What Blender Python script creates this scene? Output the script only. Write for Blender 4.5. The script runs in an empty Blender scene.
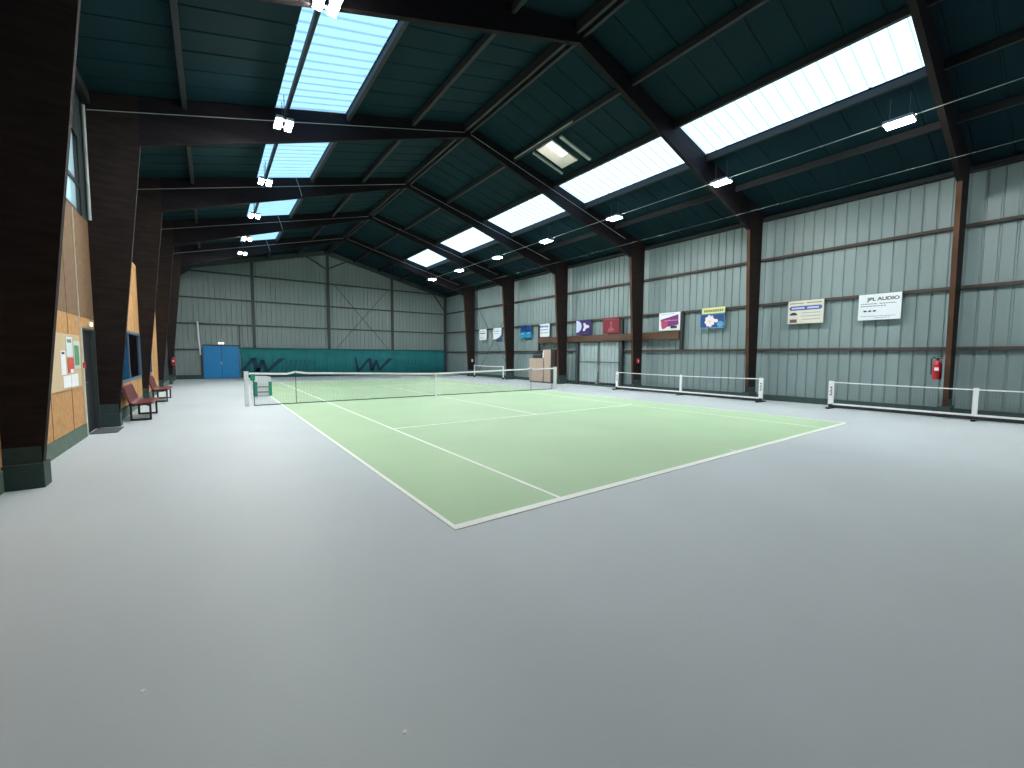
import bpy, bmesh, math, random
from mathutils import Vector, Matrix
random.seed(4)
SC = bpy.context.scene
COL = SC.collection
PI = math.pi

# ------------------------------------------------------------------ materials
def lin(c):
    r = []
    for v in c:
        v = v / 255.0
        r.append(v / 12.92 if v <= 0.04045 else ((v + 0.055) / 1.055) ** 2.4)
    return (r[0], r[1], r[2], 1.0)

def mat(name, c, rough=0.6, metal=0.0, var=0.12, scale=6.0, stretch=(1, 1, 1), bump=0.0, spec=0.5, c2=None, fine=None):
    m = bpy.data.materials.new(name)
    m.use_nodes = True
    nt = m.node_tree
    b = nt.nodes['Principled BSDF']
    b.inputs['Roughness'].default_value = rough
    b.inputs['Metallic'].default_value = metal
    b.inputs['Specular IOR Level'].default_value = spec
    tc = nt.nodes.new('ShaderNodeTexCoord')
    mp = nt.nodes.new('ShaderNodeMapping')
    mp.inputs['Scale'].default_value = stretch
    nt.links.new(tc.outputs['Object'], mp.inputs['Vector'])
    n = nt.nodes.new('ShaderNodeTexNoise')
    n.inputs['Scale'].default_value = scale
    n.inputs['Detail'].default_value = 5
    nt.links.new(mp.outputs['Vector'], n.inputs['Vector'])
    r = nt.nodes.new('ShaderNodeValToRGB')
    a = lin(c)
    if c2 is None:
        lo = tuple(x * (1 - var) for x in a[:3]) + (1,)
        hi = tuple(min(1, x * (1 + var)) for x in a[:3]) + (1,)
    else:
        lo, hi = a, lin(c2)
    r.color_ramp.elements[0].color = lo
    r.color_ramp.elements[1].color = hi
    r.color_ramp.elements[0].position = 0.3
    r.color_ramp.elements[1].position = 0.7
    nt.links.new(n.outputs['Fac'], r.inputs['Fac'])
    nt.links.new(r.outputs['Color'], b.inputs['Base Color'])
    if bump:
        bp = nt.nodes.new('ShaderNodeBump')
        bp.inputs['Strength'].default_value = bump
        bp.inputs['Distance'].default_value = 0.01
        n2 = nt.nodes.new('ShaderNodeTexNoise')
        n2.inputs['Scale'].default_value = fine or scale * 6
        nt.links.new(mp.outputs['Vector'], n2.inputs['Vector'])
        nt.links.new(n2.outputs['Fac'], bp.inputs['Height'])
        nt.links.new(bp.outputs['Normal'], b.inputs['Normal'])
    return m

def emis(name, c, s):
    m = bpy.data.materials.new(name)
    m.use_nodes = True
    nt = m.node_tree
    nt.nodes.remove(nt.nodes['Principled BSDF'])
    e = nt.nodes.new('ShaderNodeEmission')
    e.inputs['Color'].default_value = c
    e.inputs['Strength'].default_value = s
    nt.links.new(e.outputs[0], nt.nodes['Material Output'].inputs[0])
    return m

def translucent(name, c, transp=0.15, streak=False):
    m = bpy.data.materials.new(name)
    m.use_nodes = True
    nt = m.node_tree
    nt.nodes.remove(nt.nodes['Principled BSDF'])
    t = nt.nodes.new('ShaderNodeBsdfTranslucent')
    t.inputs['Color'].default_value = c
    p = nt.nodes.new('ShaderNodeBsdfTransparent')
    p.inputs['Color'].default_value = c
    x = nt.nodes.new('ShaderNodeMixShader')
    x.inputs[0].default_value = transp
    nt.links.new(t.outputs[0], x.inputs[1])
    nt.links.new(p.outputs[0], x.inputs[2])
    nt.links.new(x.outputs[0], nt.nodes['Material Output'].inputs[0])
    tc = nt.nodes.new('ShaderNodeTexCoord')
    n = nt.nodes.new('ShaderNodeTexNoise')
    n.inputs['Scale'].default_value = 1.5
    n.inputs['Detail'].default_value = 4
    nt.links.new(tc.outputs['Object'], n.inputs['Vector'])
    r = nt.nodes.new('ShaderNodeValToRGB')
    r.color_ramp.elements[0].color = tuple(v * 0.86 for v in c[:3]) + (1,)
    r.color_ramp.elements[1].color = c
    nt.links.new(n.outputs['Fac'], r.inputs['Fac'])
    nt.links.new(r.outputs[0], t.inputs['Color'])
    return m

def glass(name, c, alpha=0.75):
    m = bpy.data.materials.new(name)
    m.use_nodes = True
    nt = m.node_tree
    nt.nodes.remove(nt.nodes['Principled BSDF'])
    t = nt.nodes.new('ShaderNodeBsdfTransparent')
    t.inputs['Color'].default_value = c
    g = nt.nodes.new('ShaderNodeBsdfGlossy')
    g.inputs['Roughness'].default_value = 0.03
    x = nt.nodes.new('ShaderNodeMixShader')
    f = nt.nodes.new('ShaderNodeFresnel')
    f.inputs['IOR'].default_value = 1.5
    nt.links.new(f.outputs[0], x.inputs[0])
    nt.links.new(t.outputs[0], x.inputs[1])
    nt.links.new(g.outputs[0], x.inputs[2])
    nt.links.new(x.outputs[0], nt.nodes['Material Output'].inputs[0])
    return m

M = {}
M['floor'] = mat('floor_resin', (181, 192, 197), rough=0.55, var=0.05, scale=0.35, bump=0.05, fine=60, spec=0.35)
M['court'] = mat('court_green', (168, 199, 163), rough=0.6, var=0.04, scale=0.5, bump=0.05, fine=60, spec=0.3)
M['line'] = mat('line_white', (236, 240, 236), rough=0.6, var=0.02)
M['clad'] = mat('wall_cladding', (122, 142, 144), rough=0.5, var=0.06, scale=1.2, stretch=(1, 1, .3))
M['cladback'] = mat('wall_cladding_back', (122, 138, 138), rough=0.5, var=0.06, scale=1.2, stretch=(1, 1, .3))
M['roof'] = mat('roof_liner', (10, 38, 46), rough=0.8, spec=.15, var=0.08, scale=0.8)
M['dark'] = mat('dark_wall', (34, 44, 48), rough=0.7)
M['kerb'] = mat('kerb_grey_green', (48, 70, 68), rough=0.8, var=0.15)
M['skirt'] = mat('skirt_grey_green', (82, 102, 90), rough=0.8, var=0.15)
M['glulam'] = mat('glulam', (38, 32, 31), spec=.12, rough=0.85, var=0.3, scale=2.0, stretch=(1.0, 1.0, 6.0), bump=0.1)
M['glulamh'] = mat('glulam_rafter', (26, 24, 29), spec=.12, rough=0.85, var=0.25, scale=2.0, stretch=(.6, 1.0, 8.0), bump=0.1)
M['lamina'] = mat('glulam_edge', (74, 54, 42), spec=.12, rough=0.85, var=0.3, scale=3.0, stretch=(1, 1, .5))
M['lamina_shade'] = mat('glulam_edge_shade', (34, 30, 30), spec=.12, rough=0.85, var=0.2, scale=3.0)  # dark copy of the edge wood, with shade put into its colour
M['purlin'] = mat('purlin_wood', (34, 36, 40), rough=0.7, var=0.2, scale=2.0, stretch=(3, .3, 3))
M['girt'] = mat('girt_wood', (62, 54, 50), rough=0.7, var=0.25, scale=2.0, stretch=(3, .3, 3))
M['lintel'] = mat('lintel_wood', (82, 58, 44), rough=0.7, var=0.3, scale=2.0, stretch=(3, .5, 3))
M['steeldk'] = mat('steel_dark', (52, 62, 64), rough=0.6, var=0.1)
M['osb'] = mat('osb_lower', (172, 124, 72), rough=0.75, c2=(194, 148, 94), scale=9, stretch=(1, 1, 1), bump=0.1)
M['osbd'] = mat('osb_upper', (104, 78, 56), rough=0.75, c2=(122, 94, 68), scale=9, bump=0.1)
M['seam'] = mat('seam_brown', (110, 78, 50), rough=0.8)
M['white'] = mat('white_paint', (232, 236, 238), rough=0.45, var=0.03)
M['offw'] = mat('off_white', (214, 214, 200), rough=0.6, var=0.04)
M['grey'] = mat('grey_metal', (140, 146, 150), rough=0.4, metal=0.4, var=0.05)
M['pale'] = mat('pale_conduit', (150, 160, 158), rough=0.5, var=0.05)
M['black'] = mat('black_paint', (24, 26, 30), rough=0.5, var=0.1)
M['cord'] = mat('net_cord', (54, 74, 70), rough=0.8, var=0.1)
M['cordlt'] = mat('net_cord_grey', (60, 72, 78), rough=0.8, var=0.1)
M['blue'] = mat('door_blue', (2, 124, 184), rough=0.4, var=0.05)
M['blueb'] = mat('door_blue_edge', (18, 84, 140), rough=0.4, var=0.05)
M['curt'] = mat('curtain_teal', (14, 108, 112), rough=0.8, var=0.08, scale=1.5)
M['curtd'] = mat('curtain_hem', (10, 88, 88), rough=0.8, var=0.08)
M['logo'] = mat('curtain_mark', (6, 52, 72), rough=0.8, var=0.05)
M['logof'] = mat('curtain_mark_faint', (12, 92, 100), rough=0.8, var=0.05)
M['red'] = mat('extinguisher_red', (190, 32, 48), rough=0.35, var=0.05)
M['bench'] = mat('bench_burgundy', (98, 34, 36), rough=0.5, var=0.1)
M['green'] = mat('plastic_green', (10, 140, 110), rough=0.4, var=0.05)
M['winfr'] = mat('window_frame_blue', (74, 98, 120), rough=0.5, var=0.05)
M['glassb'] = glass('window_glass', (0.55, 0.75, 0.9, 1))
M['room'] = mat('office_blue', (90, 160, 205), rough=0.8, var=0.1)
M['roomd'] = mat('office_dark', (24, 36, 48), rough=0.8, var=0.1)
M['tan'] = mat('locker_beige', (178, 160, 146), rough=0.5, var=0.05)
M['tand'] = mat('locker_side', (84, 74, 72), rough=0.5, var=0.08)
M['gatefr'] = mat('gate_frame_grey', (92, 104, 104), rough=0.5, var=0.06)
M['gate'] = mat('gate_panel', (150, 168, 170), rough=0.5, var=0.06)
M['board'] = mat('board_beige', (196, 174, 140), rough=0.8, var=0.06, scale=30)
M['paper'] = mat('paper', (236, 238, 240), rough=0.8, var=0.02)
M['leafg'] = mat('poster_green', (70, 140, 96), rough=0.8, var=0.1)
M['postred'] = mat('poster_red', (188, 70, 60), rough=0.8, var=0.3, scale=20)
M['ink'] = mat('ink_dark', (44, 52, 62), rough=0.7, var=0.05)
M['inkg'] = mat('ink_grey', (120, 130, 140), rough=0.7, var=0.05)
M['mat'] = mat('doormat_grey', (74, 82, 84), rough=0.95, var=0.15, scale=40)
M['lamp'] = emis('led_panel', (1.0, 0.985, 0.95, 1), 500.0)
M['elamp'] = emis('emergency_lamp', (0.95, 1.0, 0.95, 1), 3.0)
M['elamp2'] = emis('club_fill_glow', (0.55, 0.85, 1.0, 1), 45.0)
M['sky'] = translucent('skylight_sheet', (0.62, 0.82, 0.98, 1), 0.12)
M['frost'] = translucent('frosted_pane', (1.0, 1.0, 0.95, 1), 0.6)
M['hatchp'] = translucent('hatch_pane', (0.95, 0.80, 0.72, 1), 0.2)

# ------------------------------------------------------------------ mesh helpers
class MB:
    def __init__(s):
        s.v = []; s.f = []
    def quad(s, *p):
        i = len(s.v); s.v += [tuple(q) for q in p]; s.f.append(tuple(range(i, i + len(p))))
        return s
    def box(s, x0, x1, y0, y1, z0, z1):
        i = len(s.v)
        s.v += [(x0, y0, z0), (x1, y0, z0), (x1, y1, z0), (x0, y1, z0), (x0, y0, z1), (x1, y0, z1), (x1, y1, z1), (x0, y1, z1)]
        s.f += [tuple(i + k for k in q) for q in ((0, 3, 2, 1), (4, 5, 6, 7), (0, 1, 5, 4), (1, 2, 6, 5), (2, 3, 7, 6), (3, 0, 4, 7))]
        return s
    def prism(s, pts, axis, a, b):
        # pts 2D polygon; axis 'y': (x,z) extruded in y ; 'x': (y,z) ; 'z': (x,y)
        n = len(pts); i = len(s.v)
        for t in (a, b):
            for (u, w) in pts:
                s.v.append({'y': (u, t, w), 'x': (t, u, w), 'z': (u, w, t)}[axis])
        s.f.append(tuple(i + k for k in range(n))); s.f.append(tuple(i + n + k for k in reversed(range(n))))
        for k in range(n):
            s.f.append((i + k, i + n + k, i + n + (k + 1) % n, i + (k + 1) % n))
        return s
    def tube(s, pts, r, n=8, close=True):
        pts = [Vector(p) for p in pts]
        rs = r if isinstance(r, (list, tuple)) else [r] * len(pts)
        base = len(s.v); prev = None
        for k, p in enumerate(pts):
            a = pts[max(0, k - 1)]; b = pts[min(len(pts) - 1, k + 1)]
            d = (b - a).normalized()
            if prev is None:
                up = Vector((0, 0, 1)) if abs(d.z) < 0.9 else Vector((1, 0, 0))
                u = d.cross(up).normalized()
            else:
                u = (prev - d * prev.dot(d)).normalized()
            prev = u; w = d.cross(u)
            for j in range(n):
                t = 2 * PI * (j + .5) / n
                s.v.append(tuple(p + (u * math.cos(t) + w * math.sin(t)) * rs[k]))
        for k in range(len(pts) - 1):
            for j in range(n):
                s.f.append((base + k * n + j, base + k * n + (j + 1) % n, base + (k + 1) * n + (j + 1) % n, base + (k + 1) * n + j))
        if close:
            s.f.append(tuple(base + j for j in reversed(range(n))))
            s.f.append(tuple(base + (len(pts) - 1) * n + j for j in range(n)))
        return s
    def lathe(s, prof, c, n=20):
        base = len(s.v)
        for (r, z) in prof:
            for j in range(n):
                t = 2 * PI * j / n
                s.v.append((c[0] + r * math.cos(t), c[1] + r * math.sin(t), c[2] + z))
        for k in range(len(prof) - 1):
            for j in range(n):
                s.f.append((base + k * n + j, base + k * n + (j + 1) % n, base + (k + 1) * n + (j + 1) % n, base + (k + 1) * n + j))
        s.f.append(tuple(base + j for j in reversed(range(n))))
        s.f.append(tuple(base + (len(prof) - 1) * n + j for j in range(n)))
        return s
    def build(s, name, m, parent=None, bevel=0, smooth=False, fix=True):
        me = bpy.data.meshes.new(name)
        me.from_pydata(s.v, [], s.f)
        if fix:
            bm = bmesh.new(); bm.from_mesh(me)
            bmesh.ops.recalc_face_normals(bm, faces=bm.faces)
            bm.to_mesh(me); bm.free()
        if isinstance(m, str): m = M[m]
        me.materials.append(m)
        o = bpy.data.objects.new(name, me)
        COL.objects.link(o)
        if parent:
            o.parent = parent
            o.matrix_parent_inverse = Matrix.Identity(4)
        if smooth:
            for p in me.polygons: p.use_smooth = True
        if bevel:
            b = o.modifiers.new('bevel', 'BEVEL'); b.width = bevel; b.segments = 2; b.limit_method = 'ANGLE'
        return o

def box(name, m, parent, x0, x1, y0, y1, z0, z1, bevel=0):
    return MB().box(x0, x1, y0, y1, z0, z1).build(name, m, parent, bevel)

def empty(name, loc=(0, 0, 0), rz=0):
    o = bpy.data.objects.new(name, None); COL.objects.link(o)
    o.location = loc; o.rotation_euler = (0, 0, rz); o.empty_display_size = .2
    return o

def tag(o, label=None, cat=None, group=None, kind=None):
    if label: o['label'] = label
    if cat: o['category'] = cat
    if group: o['group'] = group
    if kind: o['kind'] = kind
    return o

def struct(o, label=None):
    o['kind'] = 'structure'
    if label: o['label'] = label
    return o

def copy_tree(o, parent=None):
    c = o.copy(); COL.objects.link(c)
    if parent is not None: c.parent = parent
    for ch in list(o.children): copy_tree(ch, c)
    return c

def text(name, s, size, m, parent, loc, rot, extrude=0.002, align='CENTER', width=None, shear=0):
    cu = bpy.data.curves.new(name, 'FONT')
    cu.body = s; cu.size = size; cu.extrude = extrude; cu.align_x = align; cu.shear = shear
    cu.offset = size * 0.03
    t = bpy.data.objects.new(name, cu); COL.objects.link(t)
    dg = bpy.context.evaluated_depsgraph_get(); dg.update()
    me = bpy.data.meshes.new_from_object(t.evaluated_get(dg))
    bpy.data.objects.remove(t)
    if width:
        xs = [v.co.x for v in me.vertices]; k = width / (max(xs) - min(xs))
        for v in me.vertices: v.co.x *= k
    me.materials.clear(); me.materials.append(M[m])
    o = bpy.data.objects.new(name, me); COL.objects.link(o)
    o.location = loc; o.rotation_euler = rot
    if parent: o.parent = parent
    return o

# ------------------------------------------------------------------ dimensions
XL, XR = -3.79, 15.40          # left partition, right cladding
XM = 5.45                      # ridge
Y0, Y1 = -6.5, 30.30           # near and far end walls
def roofz(x): return 9.35 - 0.25 * abs(x - XM)
FR = [-1.12, 4.10, 9.32, 14.54, 19.76, 24.98]

PER, GW, GD = 0.305, 0.022, 0.030
def profile(u0, u1, per=PER, gw=GW, gd=GD):
    """break points (u, depth) of a ribbed sheet between u0 and u1"""
    pts = []
    k0 = math.floor(u0 / per) - 1; k1 = math.ceil(u1 / per) + 1
    raw = []
    for k in range(k0, k1 + 1):
        c = k * per
        raw += [(c - gw - .008, 0), (c - gw + .004, gd), (c + gw - .004, gd), (c + gw + .008, 0)]
    def val(u):
        for a, b in zip(raw, raw[1:]):
            if a[0] <= u <= b[0]:
                t = (u - a[0]) / max(1e-9, b[0] - a[0]); return a[1] + (b[1] - a[1]) * t
        return 0
    pts.append((u0, val(u0)))
    pts += [p for p in raw if u0 + 1e-4 < p[0] < u1 - 1e-4]
    pts.append((u1, val(u1)))
    return pts

def sheet(mb, u0, u1, v0, v1, fn, **k):
    """fn(u, v, depth) -> point ; v0/v1 may be callables of u"""
    pr = profile(u0, u1, **k)
    g0 = v0 if callable(v0) else (lambda u: v0)
    g1 = v1 if callable(v1) else (lambda u: v1)
    i = len(mb.v)
    for (u, d) in pr:
        mb.v.append(fn(u, g0(u), d)); mb.v.append(fn(u, g1(u), d))
    for k in range(len(pr) - 1):
        a = i + 2 * k
        mb.f.append((a, a + 2, a + 3, a + 1))

# ------------------------------------------------------------------ floor and court
fl = struct(box('floor', 'floor', None, XL - 2.4, XR + .2, Y0 - .2, Y1 + .3, -0.2, 0))
box('court_surface', 'court', fl, 0, 10.97, 0, 23.77, 0.0, 0.004)
def line(x0, x1, y0, y1): box('court_line', 'line', fl, x0, x1, y0, y1, 0.004, 0.008)
W = .05
line(0, 10.97, 0, .10); line(0, 10.97, 23.67, 23.77)
line(0, W, .1, 23.67); line(10.97 - W, 10.97, .1, 23.67)
line(1.37, 1.37 + W, .1, 23.67); line(9.6 - W, 9.6, .1, 23.67)
line(1.42, 9.55, 5.46, 5.51); line(1.42, 9.55, 18.26, 18.31)
line(5.46, 5.51, 5.51, 18.26)
line(5.46, 5.51, .10, .20); line(5.46, 5.51, 23.57, 23.67)

# ------------------------------------------------------------------ walls
# right wall: ribbed cladding, kerb, girts
mb = MB(); sheet(mb, Y0, Y1, 0, roofz(XR) + .02, lambda u, v, d: (XR + d, u, v))
wr = struct(mb.build('wall_right', 'clad', fix=False))
struct(box('baseboard_right', 'kerb', None, XR - .12, XR - .002, Y0, Y1, 0, .20))
def girt(name, m, *a):
    return struct(box(name, m, None, *a))
ys = [Y0] + FR + [Y1]
for z in (1.86, 3.56, 5.24):
    for a, b in zip(ys, ys[1:]):
        lo, hi = a, b
        if z == 1.86 and a == 9.32:
            girt('trim_1', 'girt', XR - .12, XR - .004, 9.32, 10.55, z, z + .09)
            girt('trim_1', 'girt', XR - .12, XR - .004, 13.78, 14.54, z, z + .09)
            continue
        girt('trim_1', 'girt', XR - .12, XR - .004, lo, hi, z, z + .09)
for a, b in zip(ys, ys[1:]):
    lo, hi = a, b
    girt('trim_2', 'purlin', XR - .22, XR - .004, lo, hi, 6.72, 6.84)
# back wall
mb = MB(); sheet(mb, XL - .6, XR, 0, roofz, lambda u, v, d: (u, Y1 + d, v), per=.29)
wb = struct(mb.build('wall_back', 'cladback', fix=False))
struct(box('baseboard_back', 'kerb', None, XL - .1, -2.24, Y1 - .10, Y1 - .002, 0, .26))
posts = [0.68, 5.50, 10.40]
for x in posts:
    mbp = MB().box(x - .09, x + .09, Y1 - .17, Y1 - .155, 0, roofz(x) - .2).box(x - .09, x + .09, Y1 - .017, Y1 - .002, 0, roofz(x) - .2).box(x - .008, x + .008, Y1 - .155, Y1 - .017, 0, roofz(x) - .2)
    struct(mbp.build('trim_3', 'steeldk'))
struct(box('trim_3', 'steeldk', None, XR - .3, XR - .13, Y1 - .2, Y1 - .002, 0, 6.8))
px_ = [XL - .1] + posts + [XR - .3]
for z in (1.86, 3.52, 5.18, 6.86):
    for i, (a, b) in enumerate(zip(px_, px_[1:])):
        if z == 1.86 and i == 0:
            girt('trim_4', 'steeldk', a, -2.24, Y1 - .10, Y1 - .004, z, z + .09)
            continue
        if z == 1.86: continue
        girt('trim_4', 'steeldk', a + .09, b - .09, Y1 - .10, Y1 - .004, z, z + .09)
# end rafter of the gable and knee braces
for s in (-1, 1):
    xe = XM + s * 9.7
    struct(MB().prism([(XM, 9.33), (xe, roofz(xe) - .02), (xe, roofz(xe) - .30), (XM, 9.0)], 'y', Y1 - .22, Y1 - .10).build('trim_5', 'steeldk'))
    struct(MB().tube([(XM + s * .1, Y1 - .16, 8.0), (XM + s * 1.5, Y1 - .16, 8.75)], .05, 6).build('trim_5', 'steeldk'))
struct(MB().tube([(XR - .35, Y1 - .16, 5.6), (XR - 1.4, Y1 - .16, 6.95)], .06, 6).build('trim_5', 'steeldk'))
struct(MB().prism([(XL - .1, 5.9), (XL + .15, 6.1), (XL + 1.2, 6.95), (XL + 1.2, 7.15), (XL - .1, 6.95)], 'y', Y1 - .24, Y1 - .12).build('trim_5', 'steeldk'))
# thin wind bracing
struct(MB().tube([(6.0, Y1 - .13, 2.1), (10.0, Y1 - .13, 6.8)], .018, 5).tube([(6.0, Y1 - .13, 6.8), (10.0, Y1 - .13, 2.1)], .018, 5).build('trim_6', 'steeldk'))
struct(MB().tube([(XR - .14, 20.2, .4), (XR - .14, 24.6, 5.2)], .018, 5).tube([(XR - .14, 20.2, 5.2), (XR - .14, 24.6, .4)], .018, 5).build('trim_6', 'steeldk'))
# near end wall (behind the camera)
mb = MB(); sheet(mb, XL - .6, XR, 0, roofz, lambda u, v, d: (u, Y0 - d, v))
struct(mb.build('wall_front', 'cladback', fix=False))

# left wall: particle board below, dark wall above
XB = -3.60                     # partition of the club room, a little further in
T = .10
lw = MB()
def wy(x, y0, y1, z0, z1, m, name='wall_left', parent=None):
    return struct(box(name, m, parent, x - T, x, y0, y1, z0, z1))
wl = wy(XL, Y0, 8.05, .26, 2.33, 'osb')
wy(XL, 9.15, 9.32, .26, 2.33, 'osb')
wy(XL, 8.05, 9.15, 2.10, 2.33, 'osb')
wy(XL, Y0, 9.32, 2.335, 4.38, 'osbd')
struct(box('wall_left', 'osb', None, XB - T, XB, 9.42, 19.64, 2.24, 4.38))
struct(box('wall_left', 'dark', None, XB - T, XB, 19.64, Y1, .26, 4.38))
struct(box('wall_left', 'osb', None, XB - T, XB, 9.42, 9.75, .26, 2.24))
struct(box('wall_left', 'osb', None, XB - T, XB, 9.75, 17.3, .26, .86))
struct(box('wall_left', 'osb', None, XB - T, XB, 14.35, 14.75, .86, 2.24))
struct(box('wall_left', 'osb', None, XB - T, XB, 17.3, 19.64, .26, 2.24))
# upper wall, with the opening of the high window in the second bay
hz0, hz1, hy0, hy1 = 4.38, 5.95, 4.2, 8.75
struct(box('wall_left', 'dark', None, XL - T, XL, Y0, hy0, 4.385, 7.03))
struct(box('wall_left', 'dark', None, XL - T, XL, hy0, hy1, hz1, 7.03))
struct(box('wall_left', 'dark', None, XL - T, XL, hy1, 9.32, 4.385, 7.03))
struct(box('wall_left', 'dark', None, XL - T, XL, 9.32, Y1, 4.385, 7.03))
struct(box('baseboard_left', 'skirt', None, XL - T, XL + .015, Y0, 8.0, 0, .26))
struct(box('baseboard_left', 'skirt', None, XB - T, XB + .015, 9.42, Y1, 0, .26))
# board joints and cover strip
js = MB()
for y in (1.0, 3.4, 5.95, 7.15): js.box(XL, XL + .004, y - .008, y + .008, .26, 4.38)
for y in (10.9, 12.1, 13.4, 15.6, 16.8, 18.1): js.box(XB, XB + .004, y - .008, y + .008, .26, .86 if y < 17.3 else 2.2)
for y in (10.9, 12.1, 13.4, 15.6, 16.8, 18.1): js.box(XB, XB + .004, y - .008, y + .008, 2.24, 4.38)
js.box(XL, XL + .004, Y0, 9.2, 2.325, 2.34)
struct(js.build('trim_7', 'seam'))

# door in the left wall
dr = struct(empty('door_1', (XL, 8.6, 0)), 'dark leaf door standing in the particle board wall')
o = box('door_frame', 'offw', dr, -.11, .02, -.60, -.55, 0, 2.12)
MB().box(-.11, .02, .50, .55, 0, 2.12).box(-.11, .02, -.55, .50, 2.08, 2.12).build('door_frame', 'steeldk', dr)
box('door_leaf', 'black', dr, -.09, -.04, -.55, .50, 0.01, 2.08)
MB().box(-.04, -.03, -.50, -.44, .92, 1.14).tube([(-.03, -.47, 1.04), (.02, -.47, 1.04), (.02, -.36, 1.04)], .011, 8).build('door_handle', 'grey', dr)

# high window above the particle board
hw = struct(empty('window_1', (XL, 0, 0)), 'frosted high window above the particle board')
w = MB()
w.box(-.09, -.02, hy0, hy1, hz0, hz0 + .07).box(-.09, -.02, hy0, hy1, hz1 - .08, hz1).box(-.09, -.02, hy1 - .28, hy1, hz0, hz1)
w.box(-.05, -.005, hy0, hy1, 4.92, 5.02)

w.build('window_frame', 'dark', hw)
box('pane', 'frost', hw, -.025, -.02, hy0, hy1 - .28, hz0 + .07, hz1 - .08)

# club room windows
def roomwin(n, y0, y1, mulls, lab):
    r = struct(empty('window_%d' % n, (XB, 0, 0)), lab)
    f = MB()
    f.box(-.05, .005, y0, y1, .86, .93).box(-.05, .02, y0, y1, 2.17, 2.24).box(-.05, .02, y0, y0 + .06, .93, 2.17).box(-.05, .02, y1 - .06, y1, .93, 2.17)
    for y in mulls: f.box(-.06, .0, y - .03, y + .03, .93, 2.17)
    f.build('window_frame', 'winfr', r)
    box('pane', 'glassb', r, -.025, -.02, y0 + .06, y1 - .06, .93, 2.17)
roomwin(2, 9.75, 14.35, (12.2,), 'blue framed club room window beside the second bench')
roomwin(3, 14.75, 17.3, (16.0,), 'blue framed club room window behind the far bench')
# club room behind the windows (walls, ceiling)
struct(MB().box(-5.9, -5.8, 9.4, 18, 0, 2.6).build('wall_clubroom', 'room'))
struct(MB().box(-5.9, XB - .1, 9.3, 9.4, 0, 2.6).build('wall_clubroom', 'roomd'))
struct(MB().box(-5.9, XB - .1, 18, 18.1, 0, 2.6).build('wall_clubroom', 'room'))
struct(MB().box(-5.9, XB - .1, 9.3, 18.1, 2.6, 2.7).build('ceiling_clubroom', 'roomd'))

cl_ = empty('club_fill_lamp', (-4.7, 12.6, 2.5))  # added lamp, put in to brighten the club room
MB().box(-.12, .12, -.6, .6, .04, .10).build('housing', 'white', cl_)
MB().box(-.09, .09, -.56, .56, 0, .04).build('diffuser', 'elamp2', cl_)
tag(cl_, 'strip lamp added under the club room ceiling to brighten the blue room', 'lamp')
# ------------------------------------------------------------------ roof
sky_R = [(-1.0, 4.0), (4.2, 9.22), (9.42, 14.44), (14.64, 19.66), (19.86, 24.88)]
sky_L = [(4.2, 9.22), (9.42, 14.44), (14.64, 19.66), (19.86, 24.88)]
SK0, SK1 = 3.93, 5.56           # dx range of the skylights
HY0, HY1, HX0, HX1 = 7.50, 8.25, 2.22, 3.38
def slope(s):
    return lambda u, v, d: (XM + s * v, u, 9.35 - .25 * v + d)
rf = MB()
_sheet = sheet
def rsheet(*a): _sheet(*a, per=.66, gw=.022, gd=.018)
for s, sk in ((1, sky_R), (-1, sky_L)):
    f = slope(s)
    if s == 1:
        rsheet(rf, Y0, HY0, 0, SK0, f); rsheet(rf, HY1, Y1, 0, SK0, f)
        rsheet(rf, HY0, HY1, 0, HX0, f); rsheet(rf, HY0, HY1, HX1, SK0, f)
    else:
        rsheet(rf, Y0, Y1, 0, SK0, f)
    K1 = SK1 + (0 if s > 0 else .10)
    rsheet(rf, Y0, Y1, K1, 10.1, f)
    y = Y0
    for a, b in sk:
        rsheet(rf, y, a, SK0, K1, f); y = b
    rsheet(rf, y, Y1, SK0, K1, f)
struct(rf.build('ceiling', 'roof', fix=False))
n = 4
names = ['nearest', 'second', 'third', 'fourth', 'farthest']
for s, sk, side in ((1, sky_R, 'right'), (-1, sky_L, 'left')):
    f = slope(s)
    for i, (a, b) in enumerate(sk):
        m_ = MB(); sheet(m_, a - .05, b + .05, SK0 - .02, SK1 + (.02 if s > 0 else .12), lambda u, v, d, f=f: f(u, v, d + .004))
        o = m_.build('window_%d' % n, 'sky', fix=False); n += 1
        struct(o, 'ribbed translucent roof light on the %s slope' % side)

# purlins
def purlin(x, w=.09, h=.18, y0=Y0, y1=Y1, drop=0, m='purlin'):
    z1 = roofz(x) - .02 - drop
    for a, b in zip(ys, ys[1:]):
        lo = a + (.1 if a in FR else 0); hi = b - (.1 if b in FR else 0)
        struct(box('trim_8', m, None, x - w / 2, x + w / 2, lo, hi, z1 - h, z1))
for dx in (1.93, 3.86, 5.62, 7.52):
    for s in (-1, 1):
        if s < 0 and dx == 5.62: purlin(XM - 5.42, .07, .14)
        else: purlin(XM + s * dx)
purlin(XM - .10, .08, .24); purlin(XM + .10, .08, .24)
# eaves purlin left
purlin(XL + .08, .12, .2)
# cut from the ridge capping
struct(box('trim_8', 'purlin', None, XM - .14, XM + .14, Y0, Y1, 9.36, 9.44))

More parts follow.
